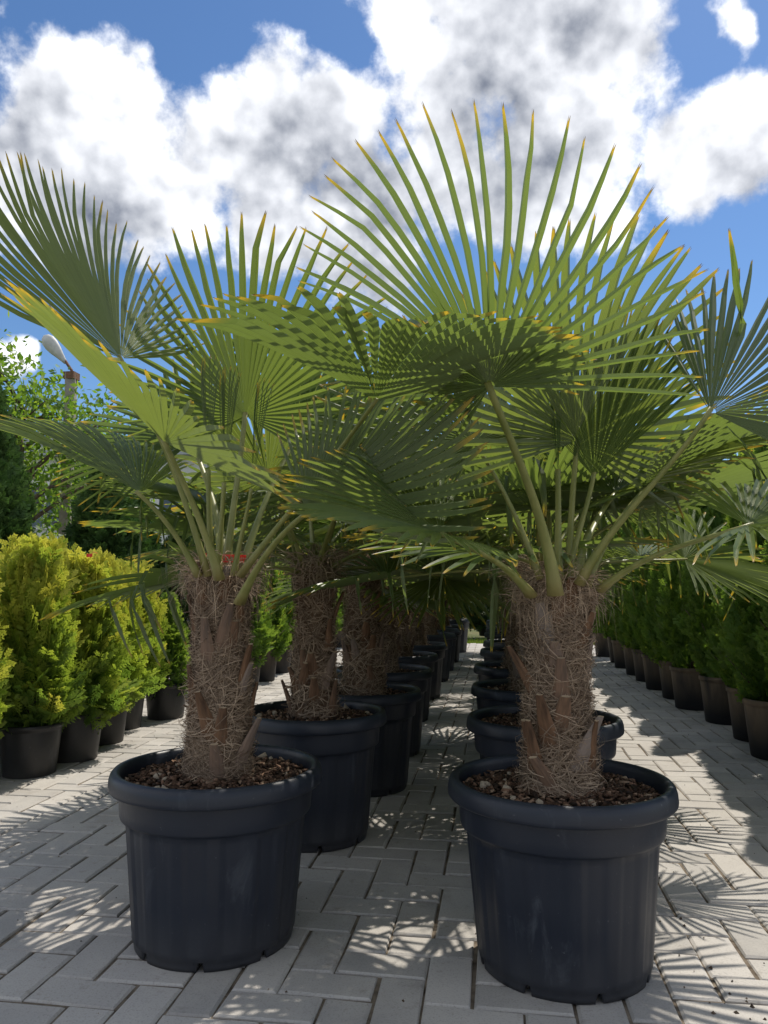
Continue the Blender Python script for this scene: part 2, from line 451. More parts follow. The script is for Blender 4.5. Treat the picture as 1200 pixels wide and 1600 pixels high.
U, GAP = 0.121, 0.0075
def brick_geo(lx, ly, rr):
    x, y = lx / 2 - GAP / 2, ly / 2 - GAP / 2; b = 0.006
    j = lambda: rr.uniform(-0.0022, 0.0022)
    top = [(-x + b + j(), -y + b + j(), 0), (x - b + j(), -y + b + j(), 0), (x - b + j(), y - b + j(), 0), (-x + b + j(), y - b + j(), 0)]
    mid = [(-x + j(), -y + j(), -b * .8), (x + j(), -y + j(), -b * .8), (x + j(), y + j(), -b * .8), (-x + j(), y + j(), -b * .8)]
    bot = [(p[0], p[1], -0.05) for p in mid]
    fs = [(0, 1, 2, 3)]
    for i in range(4):
        k = (i + 1) % 4
        fs += [(4 + i, 4 + k, k, i), (8 + i, 8 + k, 4 + k, 4 + i)]
    return top + mid + bot, fs
geo_h = [brick_geo(2 * U, U, rng) for _ in range(5)]
geo_v = [brick_geo(U, 2 * U, rng) for _ in range(5)]
me_h = [mesh_of('brick', v, f, 'brick') for v, f in geo_h]
me_v = [mesh_of('brick', v, f, 'brick') for v, f in geo_v]
bricks = []
for i in range(int((PX1 - PX0) / U)):
    for j in range(int((PY1 - PY0) / U)):
        k = (i - j) % 4
        if k == 0: bricks.append((PX0 + (i + 1) * U, PY0 + (j + .5) * U, 0))
        elif k == 3: bricks.append((PX0 + (i + .5) * U, PY0 + (j + 1) * U, 1))
def in_view(x, y):
    v = Vector((x, y, 0)) - CAM; d = v.dot(FW)
    if d < 0.5: return None
    px, py = 600 + F_PX * v.dot(RT) / d, 800 - F_PX * v.dot(UP) / d
    return d if (-60 < px < 1260 and py < 1680) else None
bricks.sort(key=lambda b: in_view(b[0], b[1]) or 99)
POTC = [(-0.80, 2.17), (0.18, 2.16), (-0.74, 3.14), (0.19, 3.11)]
field = MB(); n_ind = 0
for (x, y, o) in bricks:
    z = rng.uniform(-0.0025, 0.0012); tx, ty, tz = (rng.gauss(0, 0.007), rng.gauss(0, 0.007), rng.gauss(0, 0.009))
    x += rng.uniform(-.0018, .0018); y += rng.uniform(-.0018, .0018)
    g = rng.randrange(5)
    if in_view(x, y) and n_ind < 300 and not any((x - a) ** 2 + (y - b) ** 2 < 0.13 ** 2 for a, b in POTC):
        link('brick', (me_v if o else me_h)[g], pavement, (x, y, z), (tx, ty, tz)); n_ind += 1
    else:
        v, f = (geo_v if o else geo_h)[g]
        mt = Matrix.Translation((x, y, z)) @ Matrix.Rotation(tz, 4, 'Z') @ Matrix.Rotation(tx, 4, 'X') @ Matrix.Rotation(ty, 4, 'Y')
        field.add([mt @ Vector(p) for p in v], f, [rng.random()] * len(v))
        h = field.a[-1]
bf = link('brick_field', field.mesh('brick_field', 'brick_field', attr='hue'), pavement)
tag(bf, kind='stuff')

# kerb at the end of the pavement and a strip of grass behind it
mb = MB()
gr = np.random.default_rng(3)
N = 9000
gx = gr.uniform(-4.5, 3.5, N); gy = PY1 + 0.05 + gr.random(N) ** 1.5 * 1.6; gh = gr.uniform(0.03, 0.09, N); ga = gr.uniform(0, 6.28, N)
gv = np.zeros((N, 3, 3)); lean = gr.uniform(-.03, .03, (N, 2))
gv[:, 0] = np.stack([gx + .006 * np.cos(ga), gy + .006 * np.sin(ga), np.full(N, -.06)], 1)
gv[:, 1] = np.stack([gx - .006 * np.cos(ga), gy - .006 * np.sin(ga), np.full(N, -.06)], 1)
gv[:, 2] = np.stack([gx + lean[:, 0], gy + lean[:, 1], gh - .03], 1)
tag(link('grass', mesh_of('grass', gv.reshape(-1, 3), np.arange(3 * N).reshape(N, 3), 'grass', hue=np.repeat(gr.random(N), 3))),
    'sunlit strip of short grass beyond the end of the pavement', 'grass', kind='stuff')

# ------------------------------------------------------------------ palm pot
def panel(a):
    k = (a / (2 * math.pi) * 16) % 1.0
    s = lambda e0, e1, x: max(0, min(1, (x - e0) / (e1 - e0)))
    return s(0.0, 0.06, k) * (1 - s(0.55, 0.61, k))
PP = [(0.215, 0.0), (0.219, 0.0), (0.221, 0.012), (0.2225, 0.026), (0.226, 0.030), (0.2275, 0.045), (0.236, 0.15), (0.245, 0.26), (0.2515, 0.34), (0.253, 0.358), (0.256, 0.364),
      (0.2665, 0.368), (0.2685, 0.374), (0.2705, 0.40), (0.2735, 0.448)]
def pmod(i, a, r, z):
    if 5 <= i <= 9: r -= 0.0042 * panel(a)
    if i <= 3:
        k = (a / (2 * math.pi) * 8 + 0.31) % 1.0
        if k < 0.10: z = max(z, 0.024); r -= 0.004 if i < 3 else 0
    return r, z
v, f = lathe(PP, 192, pmod)
ME_POT = mesh_of('pot_body', v, f, 'pot', True)
RP = [(0.2735, 0.446), (0.286, 0.4455), (0.2965, 0.447), (0.3005, 0.4515), (0.3015, 0.459), (0.3000, 0.478), (0.2965, 0.491), (0.2905, 0.4985), (0.283, 0.5005), (0.2755, 0.498), (0.2705, 0.491), (0.2685, 0.48), (0.266, 0.45), (0.262, 0.40)]
v, f = lathe(RP, 128)
ME_RIM = mesh_of('pot_rim', v, f, 'pot', True)

def soil_mesh(seed, level=0.455, rad=0.2655):
    rr = random.Random(seed); vs, fs = [], []; nr, k = 16, 56
    for i in range(nr + 1):
        r = rad * i / nr
        for j in range(k):
            a = 2 * math.pi * j / k
            p = Vector((r * math.cos(a), r * math.sin(a), 0))
            z = level + 0.010 * noise.noise(p * 14 + Vector((seed, 0, 0))) + 0.02 * (1 - i / nr) + 0.006 * noise.noise(p * 45)
            vs.append((p.x, p.y, z))
    for i in range(nr):
        for j in range(k):
            fs.append((i * k + j, (i + 1) * k + j, (i + 1) * k + (j + 1) % k, i * k + (j + 1) % k))
    return mesh_of('soil', vs, fs, 'soil', True)
def chips_mesh(seed, n, level=0.455, rad=0.255):
    g = np.random.default_rng(seed)
    base = np.array([(-1, -1, -1), (1, -1, -1), (1, 1, -1), (-1, 1, -1), (-.8, -.8, 1), (.8, -.8, 1), (.8, .8, 1), (-.8, .8, 1)], float)
    fc = np.array([(0, 3, 2, 1), (4, 5, 6, 7), (0, 1, 5, 4), (1, 2, 6, 5), (2, 3, 7, 6), (3, 0, 4, 7)])
    vs, fs, hs = [], [], []
    for i in range(n):
        r = rad * math.sqrt(g.random()); a = g.random() * 6.283
        s = np.array([g.uniform(.004, .014), g.uniform(.002, .006), g.uniform(.0012, .004)])
        e = Matrix.Rotation(g.random() * 6.28, 3, 'Z') @ Matrix.Rotation(g.normal(0, .45), 3, 'X') @ Matrix.Rotation(g.normal(0, .45), 3, 'Y')
        p = (base * s * (1 + g.uniform(-.35, .35, base.shape))) @ np.array(e).T
        p += np.array([r * math.cos(a), r * math.sin(a), level + .008 + .02 * (1 - r / rad) + g.uniform(-.004, .006)])
        vs.append(p); fs.append(fc + 8 * i); hs += [g.random() ** 1.3] * 8
    return mesh_of('bark_chips', np.concatenate(vs), np.concatenate(fs), 'chips', hue=hs)
def pebble_mesh(seed):
    rr = random.Random(seed); vs, fs = [], []
    import bmesh
    bm = bmesh.new(); bmesh.ops.create_icosphere(bm, subdivisions=1, radius=1.0)
    for v_ in bm.verts: v_.co = v_.co * rr.uniform(0.6, 1.25); v_.co.z *= 0.7
    me = bpy.data.meshes.new('pebble'); bm.to_mesh(me); bm.free(); me.materials.append(M['pebble'])
    me.polygons.foreach_set('use_smooth', np.ones(len(me.polygons), dtype=bool))
    return me
ME_SOIL = [soil_mesh(3), soil_mesh(9)]
ME_CHIP = [chips_mesh(1, 1500), chips_mesh(2, 700)]
ME_PEB = [pebble_mesh(i) for i in range(5)]

# ------------------------------------------------------------------ palm leaves
def blade_mesh(seed, n=40, A=118, fold=14, droop=10, hang=0.04, fuse=0.46, side=0.24, wave=3.0, close=1.0, rng_deg=None):
    rr = random.Random(seed); A = R(A); vs, fs, tip, acr = [], [], [], []
    lo_t, hi_t = (-1.0, 1.0) if rng_deg is None else (R(rng_deg[0]) / A, R(rng_deg[1]) / A)
    dth = (hi_t - lo_t) * A / n
    ph = [rr.uniform(0, 6.28) for _ in range(3)]
    for i in range(n):
        t = lo_t + (i + .5) / n * (hi_t - lo_t); th = t * A + rr.gauss(0, 0.010)
        L = (1 - side * abs(t) ** 2.3) * (1 + rr.gauss(0, 0.018))
        rf = L * fuse * (1 - 0.25 * abs(t)) * rr.uniform(0.88, 1.14)
        hg = rr.random() < hang; sk = rr.uniform(0.42, 0.62) * L
        kink = rr.gauss(0, 7); sk2 = rr.uniform(0.70, 0.85) * L
        tiplen = rr.uniform(0.015, 0.06) * (2.0 if rr.random() < .15 else 1)
        tw = rr.gauss(0, 0.10)
        st = [0.022, 0.12 * L, 0.26 * L, rf, rf + .10 * (L - rf), rf + (L - rf) * .28, rf + (L - rf) * .48, rf + (L - rf) * .66, rf + (L - rf) * .82, rf + (L - rf) * .93, L]
        phi0 = R(fold) * abs(math.sin(th)) ** 1.2 + R(wave) * math.sin(2.5 * t + ph[0])
        pos = Vector((0, 0, 0)); s0 = 0.0; base = len(vs)
        rad = Vector((math.sin(th), math.cos(th), 0)); tg0 = Vector((math.cos(th), -math.sin(th), 0))
        hw_f = rf * math.tan(dth / 2)
        for q, s in enumerate(st):
            sm = (s + s0) / 2
            phi = phi0 - R(droop) * (sm / 1.0) ** 1.6
            if hg and sm > sk: phi -= R(88) * min(1, (sm - sk) / (0.10 * L))
            lat = 0.0
            if sm > rf: lat = R(rr.gauss(0, 1.2)) * 1.0
            if sm > sk2: phi -= R(abs(kink)); lat += R(kink * .35)
            dvec = rad * (math.cos(phi) * math.cos(lat)) + tg0 * math.sin(lat) + Vector((0, 0, 1)) * math.sin(phi)
            pos = pos + dvec * (s - s0); s0 = s
            nrm = (Vector((0, 0, 1)) - dvec * dvec.z)
            nrm = nrm.normalized() if nrm.length > 0.05 else -rad
            sd = dvec.cross(nrm).normalized()
            if s <= rf:
                hw = s * math.tan(dth / 2); dep = 0.66 * hw
            else:
                u = (s - rf) / (L - rf)
                hw = hw_f * (1.0 + 0.10 * math.sin(min(u, .5) * math.pi)) * (1 - 0.80 * u ** 3.4) * (1 - 0.10 * min(1, u * 3)) * close
                dep = (0.66 - 0.06 * min(1, u * 3)) * hw
                c_, s_ = math.cos(tw * u), math.sin(tw * u)
                sd, nrm = sd * c_ + nrm * s_, nrm * c_ - sd * s_
            tt = max(0.0, (s / L - (1 - 2 * tiplen)) / (2 * tiplen))
            edge = 0.35 * max(0.0, (s / L - .6) / .4) if s > rf else 0
            last = q == len(st) - 1
            mid_p = pos - nrm * dep - (dvec * (0.02 * L) if last else Vector((0, 0, 0)))
            vs += [pos - sd * hw + nrm * dep * .4, mid_p, pos + sd * hw + nrm * dep * .4]
            tip += [max(tt, edge * .5), tt * .8, max(tt, edge * .5)]; acr += [1.0, 0.0, 1.0]
        for q in range(len(st) - 1):
            b = base + 3 * q
            fs += [(b, b + 3, b + 4, b + 1), (b + 1, b + 4, b + 5, b + 2)]
    return mesh_of('leaf_blade', vs, fs, 'leaf', False, tip=tip, across=acr)

BL = {
 'wide':  [blade_mesh(11, hang=0.0, fold=10, droop=6), blade_mesh(12, hang=0.0, fold=6, droop=4, fuse=.42, side=.2)],
 'giant': [blade_mesh(13, n=42, A=122, hang=0.0, fold=-6, droop=3, fuse=.34, side=.30, wave=2)],
 'cup':   [blade_mesh(14, hang=0.0, fold=20, droop=8, fuse=.62, A=112), blade_mesh(15, hang=0.03, fold=17, droop=10, fuse=.58, A=112)],
 'std':   [blade_mesh(20 + i, hang=0.05, fold=12 + 2 * i, droop=8 + 4 * i, fuse=.44 + .03 * i) for i in range(4)],
 'droop': [blade_mesh(30 + i, hang=0.16, fold=12, droop=16, fuse=.42) for i in range(3)],
 'spear': [blade_mesh(40, n=10, A=5, fold=0, droop=0, fuse=.85, side=.1, hang=0), blade_mesh(41, n=34, A=46, fold=8, droop=1, fuse=.55, hang=0)],
}

def frame(C, S, face):
    """orientation with local y along C, x along the lateral axis, z towards `face`"""
    C = C.normalized(); S = (S - C * S.dot(C)).normalized(); Nn = S.cross(C)
    if face is not None and Nn.dot(face) < 0: S = -S; Nn = -Nn
    return Matrix((S, C, Nn)).transposed()

def frond(palm, origin, base, hub, C, S, rad, kind, face, w0=0.014, w1=0.0085, idx=None, outdir=None, k=6, nseg=10):
    L = (hub - base).length
    d0 = (outdir if outdir else ((hub - base).normalized() + Vector((0, 0, .35)))).normalized()
    pts = bez(base, base + d0 * L * .38, hub - (C.normalized() * .55 + (hub - base).normalized()).normalized() * L * .30, hub + C.normalized() * 0.012, nseg)
    mb = MB()
    n = len(pts)
    rad_l = [w0 * 0.7 * (1 - i / (n - 1)) ** 6 + w0 + (w1 - w0) * min(1, i / (n - 1) * 1.25) for i in range(n)]
    mb.tube([p - origin for p in pts], rad_l, k, 0.62)
    st = link('leaf_stalk', mb.mesh('leaf_stalk', 'stalk', True, 'along'), palm)
    lst = BL[kind]; me = lst[(idx if idx is not None else rng.randrange(99)) % len(lst)]
    mw = Matrix.Translation(hub - origin) @ frame(C, S, face).to_4x4() @ Matrix.Diagonal((rad, rad, rad, 1))
    link('leaf_blade', me, st, mw=mw)
    return st

# ------------------------------------------------------------------ palm trunk (unit: 1 m tall, radius about 0.11)
def trunk_r(z, seed):
    return 0.084 + 0.012 * math.exp(-z * 9) + 0.007 * math.sin(z * 5.2 + seed) + 0.018 * max(0, z - .6)
def trunk_mesh(seed, n=34, k=44):
    vs, fs = [], []
    for i in range(n + 1):
        z = i / n
        for j in range(k):
            a = 2 * math.pi * j / k
            p = Vector((math.cos(a) * 3, math.sin(a) * 3, z * 16 + seed * 7.3))
            r = trunk_r(z, seed) * (1 if z < .93 else 1 - (z - .93) * 5.5) + 0.018 * noise.noise(p * .9) + 0.010 * noise.noise(p * 2.6)
            vs.append((r * math.cos(a), r * math.sin(a), z))
    for i in range(n):
        for j in range(k): fs.append((i * k + j, i * k + (j + 1) % k, (i + 1) * k + (j + 1) % k, (i + 1) * k + j))
    fs.append(tuple(range(n * k, (n + 1) * k)))
    return mesh_of('trunk', vs, fs, 'trunk', True)
def fibre_mesh(seed, n, ntop, zs=0.6, width=0.0011):
    """matted fibre round the trunk; z is in trunk units, zs is the trunk's true height"""
    g = random.Random(seed); vs, fs, hs = [], [], []
    def ribbon(pts, w, h):
        b = len(vs); m_ = len(pts)
        for i, p in enumerate(pts):
            d = (pts[min(i + 1, m_ - 1)] - pts[max(0, i - 1)])
            s = d.cross(Vector((p.x, p.y, 0.02)))
            s = s.normalized() if s.length > 1e-6 else Vector((1, 0, 0))
            ww = w * (1 - .6 * i / (m_ - 1))
            for q in (p - s * ww, p + s * ww): vs.append((q.x, q.y, q.z / zs)); hs.append(h)
        for i in range(m_ - 1): fs.append((b + 2 * i, b + 2 * i + 2, b + 2 * i + 3, b + 2 * i + 1))
    for q in range(n):
        a, z = g.uniform(0, 6.283), g.uniform(0.0, 1.0) * zs
        heading = g.gauss(0, .55) + (math.pi if g.random() < .5 else 0)
        if g.random() < .3: heading = g.uniform(0, 6.28)
        curl = g.gauss(0, 7); L = g.uniform(.04, .16); m_ = 6; pts = []
        lift = abs(g.gauss(0, .010)) + (0.02 if g.random() < .05 else 0)
        for i in range(m_):
            t = i / (m_ - 1)
            r = trunk_r(min(1, max(0, z / zs)), seed) + 0.006 + lift * math.sin(math.pi * t) + g.uniform(-.002, .004)
            if z / zs > .93: r *= 1 - (z / zs - .93) * 4
            pts.append(Vector((r * math.cos(a), r * math.sin(a), z)))
            st = L / (m_ - 1); a += math.cos(heading) * st / .115; z += math.sin(heading) * st; heading += curl * st
            z = max(0.005, z)
        nz_ = noise.noise(Vector((pts[0].x * 22, pts[0].y * 22, pts[0].z * 9 + seed)))
        ribbon(pts, g.uniform(.6, 1.5) * width, min(1, max(0, g.gauss(.40 + .55 * nz_, .22))))
    for q in range(ntop):     # tufts drooping from the crown
        a = g.uniform(0, 6.283); z = zs * g.uniform(.90, 1.06); r = g.uniform(.06, .115); m_ = 8; pts = []
        el = g.uniform(-.5, 1.1); L = g.uniform(.05, .15); grav = g.uniform(4, 24); aa = a + g.gauss(0, .9)
        p = Vector((r * math.cos(a), r * math.sin(a), z))
        for i in range(m_):
            pts.append(p.copy()); st = L / (m_ - 1)
            rr_ = math.hypot(p.x, p.y); lim = trunk_r(min(1, max(0, p.z / zs)), seed) + .006
            p = p + Vector((math.cos(aa) * math.cos(el), math.sin(aa) * math.cos(el), math.sin(el))) * st
            if math.hypot(p.x, p.y) < lim and el < -.6:
                f_ = lim / max(1e-3, math.hypot(p.x, p.y)); p.x *= f_; p.y *= f_
            el = max(-1.5, el - grav * st); aa += g.gauss(0, .35)
        ribbon(pts, g.uniform(.6, 1.4) * width, min(1, max(0, g.gauss(.55, .25))))
    return mesh_of('fibre', vs, fs, 'fibre', False, hue=hs)
def boot_mesh(seed):
    g = random.Random(seed); mb = MB()
    L = g.uniform(.09, .15); w0, w1 = g.uniform(.024, .034), g.uniform(.010, .014)
    pts = [Vector((0.0 + .022 * t ** 1.4, 0, L * t)) for t in (0, .25, .5, .75, .97, 1)]
    mb.tube(pts, [w0 * (1 - t) + w1 * t for t in (0, .25, .5, .75, .97, 1)], 8, 0.5, ref=Vector((1, 0, 0)))
    return mb.mesh('cut_leaf_base', 'boot', False, 'along')
ME_TR = [trunk_mesh(s) for s in (1, 2, 3)]
ME_FIB = [fibre_mesh(1, 5200, 900), fibre_mesh(2, 5200, 900), fibre_mesh(3, 1900, 420, width=.0019), fibre_mesh(1, 1900, 420, width=.0019)]
ME_BOOT = [boot_mesh(s) for s in range(4)]

def add_trunk(palm, top_z, variant, fib, scale, lean, boots, soil_z=0.45):
    h = top_z - soil_z
    boots = list(boots) + [(rng.uniform(-2.9, -.2), rng.uniform(.05, .85)) for _ in range(len(boots) // 2)]
    tr = link('trunk', ME_TR[variant], palm, (0, 0, soil_z), (lean[0], lean[1], rng.uniform(0, 6.28)), (scale, scale, h))
    fo = link('fibre', ME_FIB[fib], tr); tag(fo, kind='stuff')
    for (a, z) in boots:
        a -= tr.rotation_euler.z
        r = trunk_r(z, variant + 1) - .006
        link('cut_leaf_base', rng.choice(ME_BOOT), tr, (r * math.cos(a), r * math.sin(a), z), (rng.gauss(0, .13), rng.uniform(.0, .16), a), (1, 1, 1 / max(h, .3)))
    return tr

def potted(palm, variant, yaw=0.0, s=1.0, pebbles=4, big=False):
    pot = link('pot', ME_POT, palm, None, (0, 0, yaw), s)
    link('pot_rim', ME_RIM, pot)
    so = link('soil', ME_SOIL[variant % 2], palm, None, (0, 0, yaw), s)
    tag(link('bark_chips', ME_CHIP[0 if big else 1], so), kind='stuff')
    for q in range(pebbles):
        a = rng.uniform(0, 6.28); r = .25 * math.sqrt(rng.uniform(.35, 1)); sc = rng.uniform(.006, .014) if q < pebbles * .8 else rng.uniform(.012, .018)
        link('pebble', rng.choice(ME_PEB), so, (r * math.cos(a), r * math.sin(a), .466 + .02 * (1 - r / .26) + sc * .3), (rng.random() * 6, rng.random() * 6, 0), sc)
    return pot

def V3(r, u, t):
    """direction given as (right, up, towards the viewer of the photograph)"""
    return RT * r + Vector((0, 0, u)) - FH * t
TOW = -FH

def new_palm(x, y, label):
    o = bpy.data.objects.new('potted_palm', None); COL.objects.link(o); o.location = (x, y, 0); o.empty_display_size = .2
    tag(o, label, 'palm', 'potted fan palms in two rows')
    return o

def random_fronds(palm, org, top, n, seed, el_lo=4, el_hi=82, rmin=.50, rmax=.62, lmin=.40, lmax=.62, az_ok=None, el_pow=0.75, k=5, nseg=8):
    g = random.Random(seed); a0 = g.uniform(0, 6.28)
    for i in range(n):
        t = (i + .5) / n
        el = R(el_hi + (el_lo - el_hi) * t ** el_pow + g.gauss(0, 5)); az = a0 + i * 2.39996 + g.gauss(0, .2)
        if az_ok and not az_ok(az % (2 * math.pi)): continue
        d = Vector((math.cos(az) * math.cos(el), math.sin(az) * math.cos(el), math.sin(el)))
        L = g.uniform(lmin, lmax) * (0.72 + .4 * t)
        out = Vector((math.cos(az), math.sin(az), 0))
        base = top + out * g.uniform(.02, .075) + Vector((0, 0, -.05 + .05 * (1 - t)))
        hub = base + d * L - Vector((0, 0, .10 * L * t))
        C = (d + Vector((0, 0, -.25 * t)) + out * .15).normalized()
        S = C.cross(Vector((0, 0, 1))); S = S.normalized() + C.cross(S).normalized() * g.gauss(0, .35)
        face = Vector((0, 0, 1)) - out * .9
        kind = 'droop' if t > .55 and g.random() < .6 else 'std'
        if i == 0: kind = 'spear'
        frond(palm, org, base, hub, C, S, g.uniform(rmin, rmax), kind, face, .0125, .008, g.randrange(9), k=k, nseg=nseg)

# ------------------------------------------------------------------ the two front palms
def hero(x, y, top_px, label, variant, scale, boots, yaw, top_d, peb):
    p = new_palm(x, y, label); org = Vector((x, y, 0))
    potted(p, variant, yaw, (1.02, 1.02, .96), peb, True)
    tp = at(*top_px, top_d)
    add_trunk(p, tp.z, variant, variant, scale, (0, 0), boots)
    return p, org, Vector((x, y, tp.z))

LX, LY = at(341, 1197, 2.255).x, at(341, 1197, 2.255).y
palmL, orgL, topL = hero(LX, LY, (345, 893), 'fan palm with a red tag under its fronds, in a navy-black pot', 0, 0.92,
    [(-1.2, .02), (-1.25, .12), (-0.35, .72), (-0.3, .38), (-1.75, .55), (-2.3, .30), (-0.9, .60), (-2.7, .75), (0.2, .2), (-1.5, .8), (1.5, .5), (2.5, .4), (-0.55, .05)], 0.4, 2.20, 20)
HB = {}
def hb(name, **kw):
    BL['hero_' + name] = [blade_mesh(**kw)]
def hf(palm, org, top, bpx, hpx, hd, C, S, rad, kind, face=None, idx=0, bd=None, out=None, w0=.0118, w1=.0088):
    bd = bd if bd else (top - CAM).dot(FW)
    base = at(bpx[0], bpx[1], bd); hub = at(hpx[0], hpx[1], hd)
    frond(palm, org, base, hub, V3(*C), V3(*S), rad, kind, face, w0, w1, idx, V3(*out).normalized() if out else None, k=8, nseg=14)
AWAY = FH
Zv = Vector((0, 0, 1))
hb('a', seed=201, n=40, A=116, fold=2.5, droop=0, hang=0, fuse=.40, wave=1)
hb('b', seed=202, n=40, A=112, fold=8.6, droop=22, hang=0, fuse=.52, wave=1, rng_deg=(-112, 40))
hb('c', seed=203, n=34, A=100, fold=6.5, droop=1, hang=0, fuse=.62, wave=1, rng_deg=(-78, 60))
hb('d', seed=204, n=34, A=116, fold=-4.3, droop=22, hang=0.04, fuse=.62, wave=1, rng_deg=(14, 106))
hb('e', seed=205, n=34, A=100, fold=11.9, droop=22, hang=0, fuse=.58, wave=1, rng_deg=(-32, 108))
hb('f', seed=206, n=34, A=116, fold=11.4, droop=22, hang=0, fuse=.62, wave=1, rng_deg=(-78, 62))
hb('h', seed=207, n=42, A=116, fold=10.8, droop=22, hang=0, fuse=.33, wave=1)
hb('i', seed=208, n=42, A=116, fold=7.5, droop=20, hang=0, fuse=.50, wave=1)
hb('j', seed=209, n=38, A=116, fold=22, droop=2, hang=0.10, fuse=.50, wave=1, rng_deg=(-108, 30))
# a: upright behind, b: high left, c: left towards the viewer, d: low left, e: low right, f: right
hf(palmL, orgL, topL, (352, 900), (383, 650), 2.42, (.047, .965, .256), (.932, -.135, .337), .616, 'hero_a', None, 0, 2.26)
hf(palmL, orgL, topL, (325, 900), (190, 560), 2.10, (-.568, .674, .472), (-.136, -.643, .754), .585, 'hero_b', None, 0, 2.18)
hf(palmL, orgL, topL, (343, 905), (258, 692), 1.95, (-.02, .234, .972), (-.825, .545, -.148), .522, 'hero_c', None, 0, 2.12)
hf(palmL, orgL, topL, (310, 900), (219, 770), 2.08, (-.895, .354, .272), (-.014, .586, -.81), .551, 'hero_d', None, 0, 2.18)
hf(palmL, orgL, topL, (374, 942), (479, 798), 1.92, (.938, .249, .241), (-.093, .85, -.518), .502, 'hero_e', None, 0, 2.12)
hf(palmL, orgL, topL, (375, 900), (588, 626), 1.95, (.159, .198, .967), (-.987, .041, .154), .592, 'hero_f', None, 0, 2.15, (.6, .8, .1))
# young upright leaves and the ones at the back
hf(palmL, orgL, topL, (340, 900), (350, 760), 2.22, (.02, 1, 0), (1, 0, .3), .36, 'spear', TOW, 0, 2.20)
hf(palmL, orgL, topL, (365, 900), (392, 770), 2.22, (.10, 1, .05), (.5, 0, .8), .34, 'spear', TOW, 0, 2.20)
hf(palmL, orgL, topL, (330, 900), (325, 740), 2.28, (-.04, 1, -.1), (1, .1, .6), .38, 'spear', TOW, 0, 2.23)
hf(palmL, orgL, topL, (360, 900), (300, 690), 2.60, (-.55, .62, -.55), (.8, .55, -.2), .52, 'std', Zv + TOW, 0, 2.26)
hf(palmL, orgL, topL, (375, 900), (465, 680), 2.60, (.50, .70, -.5), (.8, -.5, -.1), .55, 'std', Zv + TOW, 1, 2.26)
hf(palmL, orgL, topL, (350, 900), (330, 790), 2.72, (-.2, .30, -.9), (.95, 0, -.2), .50, 'droop', Zv, 0, 2.30)

RX, RY = at(874, 1209, 2.105).x, at(874, 1209, 2.105).y
palmR, orgR, topR = hero(RX, RY, (880, 912), 'fan palm with a giant upright leaf and rusty cut stubs, in a navy-black pot', 1, 0.98,
    [(-1.75, .02), (-1.95, .22), (-1.50, .40), (-1.60, .55), (-0.45, .74), (-1.3, .86), (-2.1, .74), (-0.4, .10), (-2.6, .45), (-0.1, .5), (1.2, .4), (2.4, .6), (-1.62, .30)], 1.3, 2.06, 20)
hf(palmR, orgR, topR, (868, 930), (765, 604), 1.80, (-.453, .859, .238), (-.619, -.111, -.777), .623, 'hero_h', None, 0, 1.98, (-.12, 1, .1), .0155, .0105)
hf(palmR, orgR, topR, (888, 915), (902, 690), 2.15, (.162, .93, .331), (-.924, .025, .381), .60, 'hero_i', None, 0, 2.08)
hf(palmR, orgR, topR, (905, 912), (1110, 643), 1.82, (.419, .806, -.419), (-.808, .119, -.578), .577, 'hero_j', None, 0, 2.03, None, .0135, .009)
hf(palmR, orgR, topR, (938, 922), (1169, 820), 1.75, (.88, .12, .30), (.25, .35, -.85), .50, 'droop', Zv, 1, 2.03)
hf(palmR, orgR, topR, (830, 930), (688, 832), 1.78, (-.82, .22, .25), (.35, .20, -.90), .40, 'cup', Zv, 1, 2.02)
hf(palmR, orgR, topR, (845, 905), (742, 690), 2.15, (-.55, .62, -.3), (.7, .5, -.3), .50, 'std', Zv + AWAY, 2, 2.06)
hf(palmR, orgR, topR, (872, 912), (872, 740), 2.10, (-.02, 1, 0), (1, 0, .4), .36, 'spear', TOW, 0, 2.06)
hf(palmR, orgR, topR, (885, 912), (928, 745), 2.12, (.10, 1, 0), (1, 0, .4), .50, 'spear', TOW, 1, 2.07)
hf(palmR, orgR, topR, (895, 910), (960, 770), 2.48, (.68, .45, -.55), (.6, -.1, .75), .56, 'std', Zv + TOW * .4, 3, 2.12)
hf(palmR, orgR, topR, (915, 915), (1010, 760), 2.30, (.86, .42, -.25), (.3, .1, -.9), .56, 'droop', Zv, 1, 2.10)
hf(palmR, orgR, topR, (900, 915), (930, 800), 2.65, (.2, .2, -.95), (.95, 0, .2), .50, 'droop', Zv, 2, 2.14)

